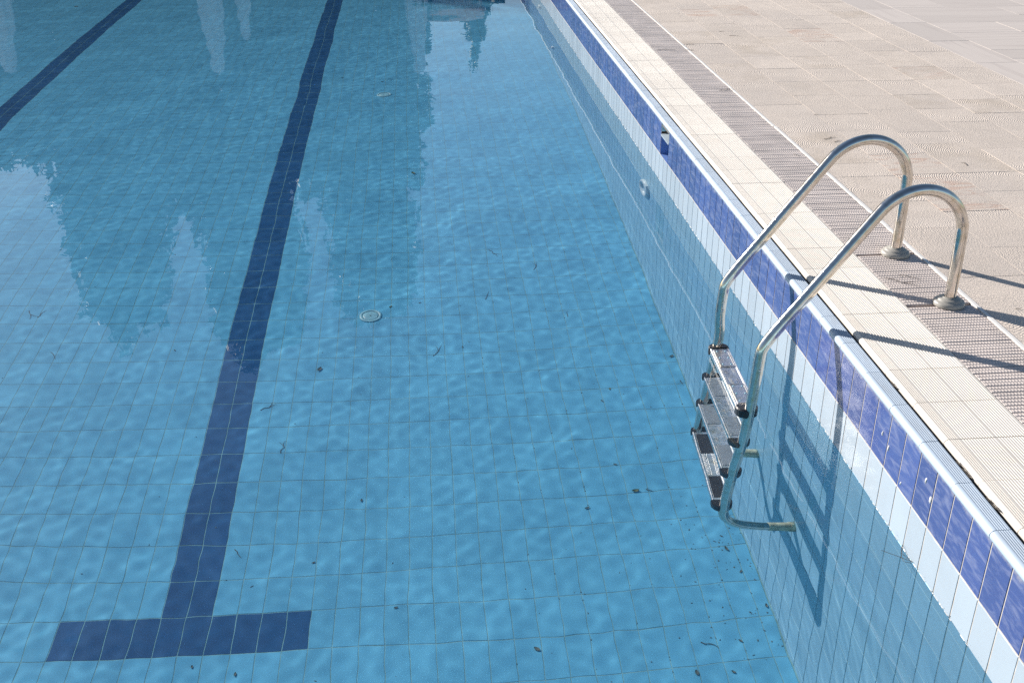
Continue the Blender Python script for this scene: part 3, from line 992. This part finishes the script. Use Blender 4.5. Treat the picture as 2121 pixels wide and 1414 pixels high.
FLOOR_TWIGS = [  # x, y, length, angle, forked
    (-1.234, 4.818, 0.130, 75, 0), (-1.623, 4.107, 0.140, 60, 1), (-2.590, 3.114, 0.120, 80, 1), (-2.718, 3.515, 0.110, 30, 1), (-2.754, 2.247,
    0.080, -55, 0), (-0.361, 1.424, 0.090, -30, 0), (-1.142, 5.485, 0.140, -60, 1), (-0.825, 5.236, 0.120, 70, 1), (-0.003, 3.567, 0.060, -80,
    0), (-4.516, 4.684, 0.120, -70, 1), (-4.440, 4.697, 0.100, 70, 0), (-4.215, 4.154, 0.100, -60, 0), (-0.668, 4.502, 0.080, 85, 0), (-0.441,
    2.570, 0.050, -40, 0)
]
DECK_TWIGS = [
    (0.959, 4.081, 0.100, 20, 1), (1.580, 3.477, 0.070, 80, 1), (0.759, 7.093, 0.090, -20, 0), (1.259, 7.446, 0.090, -15, 0), (1.198, 7.663,
    0.050, 0, 0), (0.692, 6.848, 0.080, -40, 1), (0.636, 5.410, 0.120, 10, 1), (0.494, 6.886, 0.160, 0, 0), (0.531, 1.847, 0.100, -35, 0),
    (0.475, 1.797, 0.160, -40, 1), (0.985, 4.012, 0.060, 30, 0), (1.067, 4.658, 0.030, 0, 0), (0.625, 3.739, 0.050, -60, 0), (0.854, 1.478,
    0.030, 0, 0)
]
LEAF_LABELS = {0: 'green-brown oval leaf under water near the edge of the dark reflection',
               1: 'large dark leaf at the top left beyond the lane line',
               2: 'small dark leaf just right of the top end of the lane line',
               3: 'pale green leaf right above the far small drain cover',
               4: 'curled olive leaf a little right of the lane line, halfway up',
               6: 'small olive leaf just right of the large drain cover',
               8: 'dark leaf alone low in the middle of the floor tiles',
               12: 'oval grey leaf at the foot of the wall left of the ladder',
               15: 'dark crumpled leaf at the bottom edge near the right wall',
               16: 'green leaf lying on a tile joint left of the lowest ladder tread',
               18: 'dark leaf against the foot of the wall at the lower right'}
TWIG_LABELS = ['curved dark twig on the floor right of the drain cover', 'long arched forked twig on the floor left of the ladder',
               'V-shaped twig on the floor right of the lane line', 'forked twig touching the right edge of the lane line',
               'short twig below the lane line bend, right of its lower end', 'thin twig on the floor below the ladder foot',
               'forked bent twig on the floor under bright sky reflection', 'zigzag twig on the floor near the foot of the far wall',
               'thin twig at the foot of the wall left of the ladder', 'forked twig at the left edge in the bright patch',
               'straight twig beside the forked one at the left edge', 'curved twig at the left, below the forked pair',
               'short upright twig on the floor high beside the wall', 'short twig left of the lowest ladder tread']
DECK_LABELS = ['crooked forked twig on the paving left of the far rail', 'branched twig on the paving right of the ladder rails',
               'dark twig on the first paving strip near the top', 'dark straight twig on the second paving strip near the top',
               'tiny twig left of the straight one near the top', 'forked twig caught on the white strip near the top',
               'long thin forked twig on the grating above the rails', 'straight twig across the grating near the top',
               'short stalk on the grating left of the near flange', 'long forked stalk on the grating between the two flanges',
               'short twig end on the paving above the far rail', 'dark crumb on the joint above the far rail',
               'short stalk by the white strip above the rails', 'dark crumb at the right edge of the paving']
for i, (x, y, l, a, g) in enumerate(FLOOR_LEAVES):
    l *= .75; mb = leaf_mb(l, l * R.uniform(.38, .6), R.uniform(.2, .7))
    o = link('leaf', mb.mesh('leaf', M['leaf_green'] if g else M['leaf_brown']))
    o.location = (x - .012, y, -D + .001); o.rotation_euler = (0, 0, RAD(a))
    tag(o, LEAF_LABELS.get(i, 'small dark leaf fragment lying on the light blue pool floor'), 'leaf', 'leaves sunk to the pool floor')
for i, (x, y, l, a, g) in enumerate(FLOOR_TWIGS):
    o = link('twig', twig_mb(l, .0022, g).mesh('twig', M['twig']))
    o.location = (min(x, -.03), y, -D + .0005); o.rotation_euler = (0, 0, RAD(a))
    tag(o, TWIG_LABELS[i], 'twig', 'twigs sunk to the pool floor')
for i, (x, y, l, a, g) in enumerate(DECK_TWIGS):
    o = link('twig', twig_mb(l, .0017, g).mesh('twig', M['twig']))
    o.location = (x, y, Z_DECK + .001); o.rotation_euler = (0, 0, RAD(a))
    tag(o, DECK_LABELS[i], 'twig', 'dry twigs on the deck')

def flake(mb, x, y, z, r):
    n = 6
    ring = []
    sx = R.uniform(.5, 1.4); th = R.uniform(0, 3.14)
    for q in range(n):
        a = 2 * math.pi * q / n; rr = r * R.uniform(.6, 1.15)
        u, v = rr * sx * math.cos(a), rr / sx * math.sin(a)
        ring.append((x + u * math.cos(th) - v * math.sin(th), y + u * math.sin(th) + v * math.cos(th), z))
    mb.add(ring + [(x, y, z + r * .35)], [(q, (q + 1) % n, n) for q in range(n)])
sd = MB()
for i in range(90):          # drifted against the foot of the wall, thickest below the ladder
    x = -abs(R.gauss(0, .25)) - .008; y = R.gauss(1.9, .45)
    flake(sd, x, y, -D + .0015, R.uniform(.002, .0065))
for i in range(150):
    x = -R.random() ** 1.6 * 3.6 - .01; y = R.uniform(1.0, 7.5)
    flake(sd, x, y, -D + .0015, R.uniform(.002, .0055))
for i in range(120):
    x = -R.uniform(0, 7.5); y = R.uniform(1.3, 13)
    flake(sd, x, y, -D + .0015, R.uniform(.002, .006))
for i in range(150):          # dark grains caught in the tile joints near the wall
    j = R.randint(12, 22); x = XL + j * TW + R.uniform(-.002, .002)
    flake(sd, x, R.uniform(1.1, 6), -D + .001, R.uniform(.002, .0055))
o = link('sediment', sd.mesh('sediment', M['sediment'])); tag(o, 'dark grains and flakes of dirt scattered on the pool floor', 'dirt', kind='stuff')
sc = MB()
for i in range(-3, 100):      # dirt left along the waterline at the joints
    for q in range(R.choice([1, 2, 3, 5])):
        y = i * TW + R.gauss(0, .003); z = .002 + abs(R.gauss(0, .006)); r = R.uniform(.001, .0032)
        n = 6
        ring = [(-.0006, y + r * .7 * math.cos(2 * math.pi * k / n) * R.uniform(.6, 1.2), z + r * 1.5 * math.sin(2 * math.pi * k / n)) for k in range(n)]
        sc.add(ring + [(-.0026, y, z)], [(k, (k + 1) % n, n) for k in range(n)])
    for q in range(7):
        y = i * TW + R.uniform(0, TW); z = R.choice([.004, .010, .016]) + R.gauss(0, .002); r = R.uniform(.0004, .0010)
        ring = [(-.0004, y + r * math.cos(2 * math.pi * k / 5), z + r * math.sin(2 * math.pi * k / 5)) for k in range(5)]
        sc.add(ring + [(-.0011, y, z)], [(k, (k + 1) % 5, 5) for k in range(5)])
o = link('waterline_dirt', sc.mesh('waterline_dirt', M['sediment'])); tag(o, 'dark specks of dirt along the waterline of the pale tiles', 'dirt', kind='stuff')

ls = MB()                     # broken row of thin white slivers along the waterline
y = Y_NEAR + .02
while y < 15:
    l = R.uniform(.006, .045)
    if R.random() < .55:
        hh = R.uniform(.0006, .0021)
        ls.add([(-.0003, y, -.001), (-.0003, y + l, -.001), (-.0003, y + l * .85, hh), (-.0003, y + l * .2, hh * .8), (-.0018, y + l * .2, .0002), (-.0018, y + l * .8, .0004)],
               [(0, 1, 5, 4), (1, 2, 5), (2, 3, 4, 5), (3, 0, 4)])
    y += l * R.uniform(.9, 1.6)
o = link('fringe', ls.mesh('fringe', M['trim'])); tag(o, 'thin broken white edge along the waterline', 'fringe', kind='stuff')

# a dead blade of grass floating against the wall, dry fibres in the coping joint
mb = MB()
for pts in ([(-.004, .50, .012), (-.018, .47, .004), (-.010, .44, .003), (-.003, .408, .008)], [(-.004, .492, .016), (-.024, .455, .006), (-.030, .42, .004), (-.006, .405, .006)], [(-.003, .408, .008), (-.045, .455, .003), (-.085, .49, .002)]):
    v, f = sweep(catmull(pts, 5), .0009, 5); mb.add(v, f)
o = link('dead_grass', mb.mesh('dead_grass', M['twig'])); tag(o, 'thin dead grass blades stuck to the wall at the waterline', 'grass')
FIB = [((.058, .33), .10, 'dry fibres in the dark joint beside the lower coping stones'), ((.058, .90), .05, 'short dry fibre in the joint between coping and ribbed tiles'), ((.060, .13), .08, 'dark dry stalk in the joint at the lower right')]
for (x, y), l, lab in FIB:
    mb = MB()
    for q in range(3):
        pts = [(x + R.uniform(-.004, .004), y + l * (t - .5), .447 + R.uniform(-.004, .007)) for t in (0, .33, .66, 1)]
        v, f = sweep(catmull(pts, 4), .0011, 5); mb.add(v, f)
    o = link('dry_fibre', mb.mesh('dry_fibre', M['twig'])); tag(o, lab, 'dry fibre')

# ------------------------------------------------------------------ beyond the far end: what the water mirrors
def crown_mesh(name, blobs, n_leaf, size, mat):
    rng = np.random.default_rng(sum(ord(c) for c in name) + n_leaf)
    vol = np.array([b[3] * b[4] * b[5] for b in blobs]); cnt = np.maximum(60, 1.9 * n_leaf * vol / vol.sum()).astype(int)
    V = []
    for b, c in zip(blobs, cnt):
        d = rng.normal(size=(c, 3)); d /= np.linalg.norm(d, axis=1)[:, None]
        rad = rng.random(c) ** 0.34
        lump = 1 + .16 * np.sin(d[:, 0] * 5 + b[0]) * np.sin(d[:, 2] * 6 + b[2]) + .10 * np.sin(d[:, 1] * 11 + b[1] * 3)
        p = np.array(b[:3]) + d * rad[:, None] * lump[:, None] * np.array(b[3:6])
        V.append(p)
    P = np.concatenate(V); n = len(P)
    a = rng.normal(size=(n, 3)); a /= np.linalg.norm(a, axis=1)[:, None]
    t = np.cross(a, rng.normal(size=(n, 3))); t /= np.linalg.norm(t, axis=1)[:, None]
    u = np.cross(a, t)
    s = size * (.6 + .8 * rng.random(n))[:, None]
    q = np.stack([P - t * s, P + u * s * .45, P + t * s, P - u * s * .45], 1).reshape(-1, 3)
    F = np.arange(4 * n).reshape(n, 4)
    me = bpy.data.meshes.new(name)
    me.vertices.add(len(q)); me.vertices.foreach_set('co', q.ravel().astype(np.float32))
    me.loops.add(F.size); me.loops.foreach_set('vertex_index', F.ravel().astype(np.int32))
    me.polygons.add(n); me.polygons.foreach_set('loop_start', np.arange(0, F.size, 4, dtype=np.int32))
    me.update(); me.materials.append(mat)
    return me

def tree(name, label, x, y, blobs, n, size, mat, trunk_h, trunk_r, group='trees mirrored in the pool'):
    t = empty(name, (x, y, .42)); tag(t, label, 'tree', group)
    bl = [(b[0] - x, b[1] - y, b[2] - .42, b[3], b[4], b[5]) for b in blobs]
    link('crown', crown_mesh('crown', bl, n, size, mat), t, rc=False)
    mb = MB()
    v, f = sweep(catmull([(0, 0, -.1), (.05, .03, trunk_h * .4), (-.06, 0, trunk_h * .75), (0, 0, trunk_h)], 4), [trunk_r * (1.2 - .7 * k / 12) for k in range(13)], 9); mb.add(v, f)
    for b in bl:
        a = Vector((0, 0, min(trunk_h * .6, b[2] * .7)))
        v, f = sweep([a, (a + Vector(b[:3])) / 2 + Vector((0, 0, .2)), Vector(b[:3])], [trunk_r * .45, trunk_r * .3, trunk_r * .12], 6); mb.add(v, f)
    link('trunk', mb.mesh('trunk', M['bark']), t, rc=False)

TY = 30.0
tree('broadleaf_tree', 'tall leafy tree mirrored at the left with a pointed crown', -11.3, TY,
     [(-11.35, TY, 8.7, 1.55, 1.6, 3.0), (-11.3, TY, 11.2, 1.25, 1.3, 1.7), (-11.6, TY, 12.9, .55, .6, 1.1), (-11.6, TY, 5.2, 2.3, 2.0, 2.6), (-12.2, TY, 10.2, .8, .9, 1.2), (-12.0, TY, 11.9, .85, .9, 1.2), (-10.7, TY, 12.0, .7, .8, 1.2)], 15000, .15, M['foliage'], 8.5, .22)
tree('broadleaf_tree', 'widest leafy tree mirrored across the lane line', -7.3, TY,
     [(-7.3, TY, 9.0, 1.65, 1.6, 3.4), (-7.2, TY, 12.2, 1.3, 1.3, 1.9), (-7.75, TY, 14.0, .55, .6, .9), (-7.4, TY, 5.0, 2.2, 2.0, 2.6), (-6.3, TY, 11.2, .8, .9, 1.5), (-6.5, TY, 12.9, .7, .8, 1.0), (-8.1, TY, 12.4, .75, .9, 1.3)], 16000, .15, M['foliage'], 9, .24)
tree('broadleaf_tree', 'rounded leafy tree mirrored right of the lane line', -3.4, TY,
     [(-3.45, TY, 8.8, 1.35, 1.4, 3.0), (-3.4, TY, 11.6, 1.3, 1.2, 1.5), (-4.1, TY, 10.6, .8, .9, 1.4), (-2.6, TY, 10.4, .7, .9, 1.5), (-2.6, TY, 6.2, 1.15, 1.5, 2.6), (-4.0, TY, 5.0, 1.7, 1.8, 2.6), (-2.35, TY, 3.0, 1.0, 1.4, 2.0)], 14000, .15, M['foliage'], 8, .2)
tree('broadleaf_tree', 'low leafy tree mirrored at the left edge', -15.4, TY + .5,
     [(-15.3, TY + .5, 5.2, 2.4, 1.8, 2.7), (-13.9, TY + .5, 5.0, 1.6, 1.6, 2.4), (-16.6, TY + .5, 4.0, 1.8, 1.6, 2.4)], 10000, .16, M['foliage2'], 5, .18)
tree('broadleaf_tree', 'low leafy tree filling the gap left of the lane line reflection', -9.4, TY + .8,
     [(-9.4, TY + .8, 6.3, 1.4, 1.3, 3.0), (-9.4, TY + .8, 3.4, 1.9, 1.4, 2.6)], 9000, .16, M['foliage2'], 5.5, .17)
tree('broadleaf_tree', 'low leafy tree filling the gap right of the lane line reflection', -5.2, TY + .8,
     [(-5.15, TY + .8, 6.0, 1.3, 1.3, 2.8), (-5.2, TY + .8, 3.4, 1.8, 1.4, 2.6)], 9000, .16, M['foliage2'], 5.5, .17)
tree('cypress_tree', 'slim pointed cypress mirrored at the top near the right wall', .23, 34,
     [(.23, 34, 1.9, .75, .7, 1.7), (.23, 34, 3.2, .56, .55, 1.2), (.23, 34, 4.2, .36, .36, .9), (.23, 34, 5.0, .17, .17, .8)], 6000, .09, M['foliage'], 4, .12)
tree('leafy_shrub', 'spiky shrub mirrored at the top beside the far end of the wall', 1.0, 31,
     [(1.0, 31, 1.6, .45, .45, 1.1), (.9, 31, 2.5, .2, .2, .5), (1.15, 31, 2.3, .16, .16, .5)], 2200, .10, M['foliage'], 1.5, .05)

def hedge(label, x0, x1, y, h, n, mat):
    w = x1 - x0
    k = max(2, int(w / .7))
    bl = [(x0 + w * (i + .5) / k, y, .42 + h / 2, w / k * .72, .5, h / 2) for i in range(k)]
    me = crown_mesh('hedge', bl, n, .11, mat)
    o = link('hedge', me, rc=False); tag(o, label, 'hedge')
hedge('dark clipped hedge mirrored at the very top of the water', -3.7, -1.0, 25.4, 1.62, 7000, M['foliage'])
hedge('loose low hedge mirrored below the pale house', -1.4, 1.0, 29.2, 2.2, 6000, M['foliage2'])

def house():
    t = empty('house', (-.55, 31.5, .42)); tag(t, 'pale low house with tiled roof mirrored beside the cypress', 'house')
    b = MB(); b.box((-.85, -1, 0), (.80, 1.2, 2.75)); link('wall', b.mesh('wall', M['render_wall']), t, rc=False)
    b = MB(); v = [(-.98, -1.15, 2.75), (.93, -1.15, 2.75), (.93, 1.35, 2.75), (-.98, 1.35, 2.75), (-.98, .1, 3.2), (.93, .1, 3.2)]
    b.add(v, [(0, 1, 5, 4), (2, 3, 4, 5), (0, 4, 3), (1, 2, 5), (0, 3, 2, 1)]); link('roof', b.mesh('roof', M['roof']), t, rc=False)
    for x in (-.45, .35):
        b = MB(); b.box((x - .22, -1.03, 1.2), (x + .22, -.99, 2.1)); w = link('window', b.mesh('window', M['trim']), t, rc=False)
        b = MB(); b.box((x - .18, -1.045, 1.24), (x + .18, -1.031, 2.06)); link('pane', b.mesh('pane', M['glass_dark']), w, rc=False)
house()
hedge('long dark hedge mirrored behind the parasols at the top left', -19.0, -3.5, 29.0, 3.0, 16000, M['foliage'])

def parasol(label, x, y, top, w, low):
    t = empty('closed_parasol', (x, y, .42)); tag(t, label, 'parasol', 'closed parasols at the far end')
    b = MB(); v, f = sweep([(0, 0, 0), (0, 0, top - .42)], .025, 10); b.add(v, f, smooth=True); link('pole', b.mesh('pole', M['pole']), t, rc=False)
    b = MB(); v, f = lathe([(.3, 0), (.3, .06), (.06, .09), (.04, .25)], 20); b.add(v, f); link('base', b.mesh('base', M['pole']), t, rc=False)
    n = 32
    prof = [(0, .10), (.05, .42), (.3, .62), (.55, .85), (.8, 1.0), (.93, .97), (1.0, .80)]
    v, f = [], []
    for q, rr in prof:
        z = top - .42 - .02 - q * (top - .42 - low)
        for k in range(n):
            a = 2 * math.pi * k / n
            r = w / 2 * rr * (1 + .13 * math.cos(8 * a + q * 1.5) * min(1, q * 3)) + .012
            v.append((r * math.cos(a), r * math.sin(a), z))
    for i in range(len(prof) - 1):
        for k in range(n):
            k2 = (k + 1) % n
            f.append((i * n + k, i * n + k2, (i + 1) * n + k2, (i + 1) * n + k))
    b = MB(); b.add(v, f, smooth=True); link('canopy', b.mesh('canopy', M['fabric']), t, rc=False)
    b = MB(); v, f = lathe([(.03, 0), (.035, .03), (.02, .07), (.004, .1)], 12); b.add(v, f, smooth=True, M=Matrix.Translation((0, 0, top - .44))); link('finial', b.mesh('finial', M['pole']), t, rc=False)
parasol('closed pale parasol mirrored between the two lane lines, larger one', -6.87, 26, 4.0, .62, .9)
parasol('closed pale parasol mirrored just right of the larger one', -6.23, 27, 3.2, .44, .7)
parasol('closed pale parasol mirrored in the top left corner', -12.1, 26, 3.8, .75, .9)
parasol('closed pale parasol mirrored at the top right of the lane line', -1.68, 26, 4.0, .55, .9)
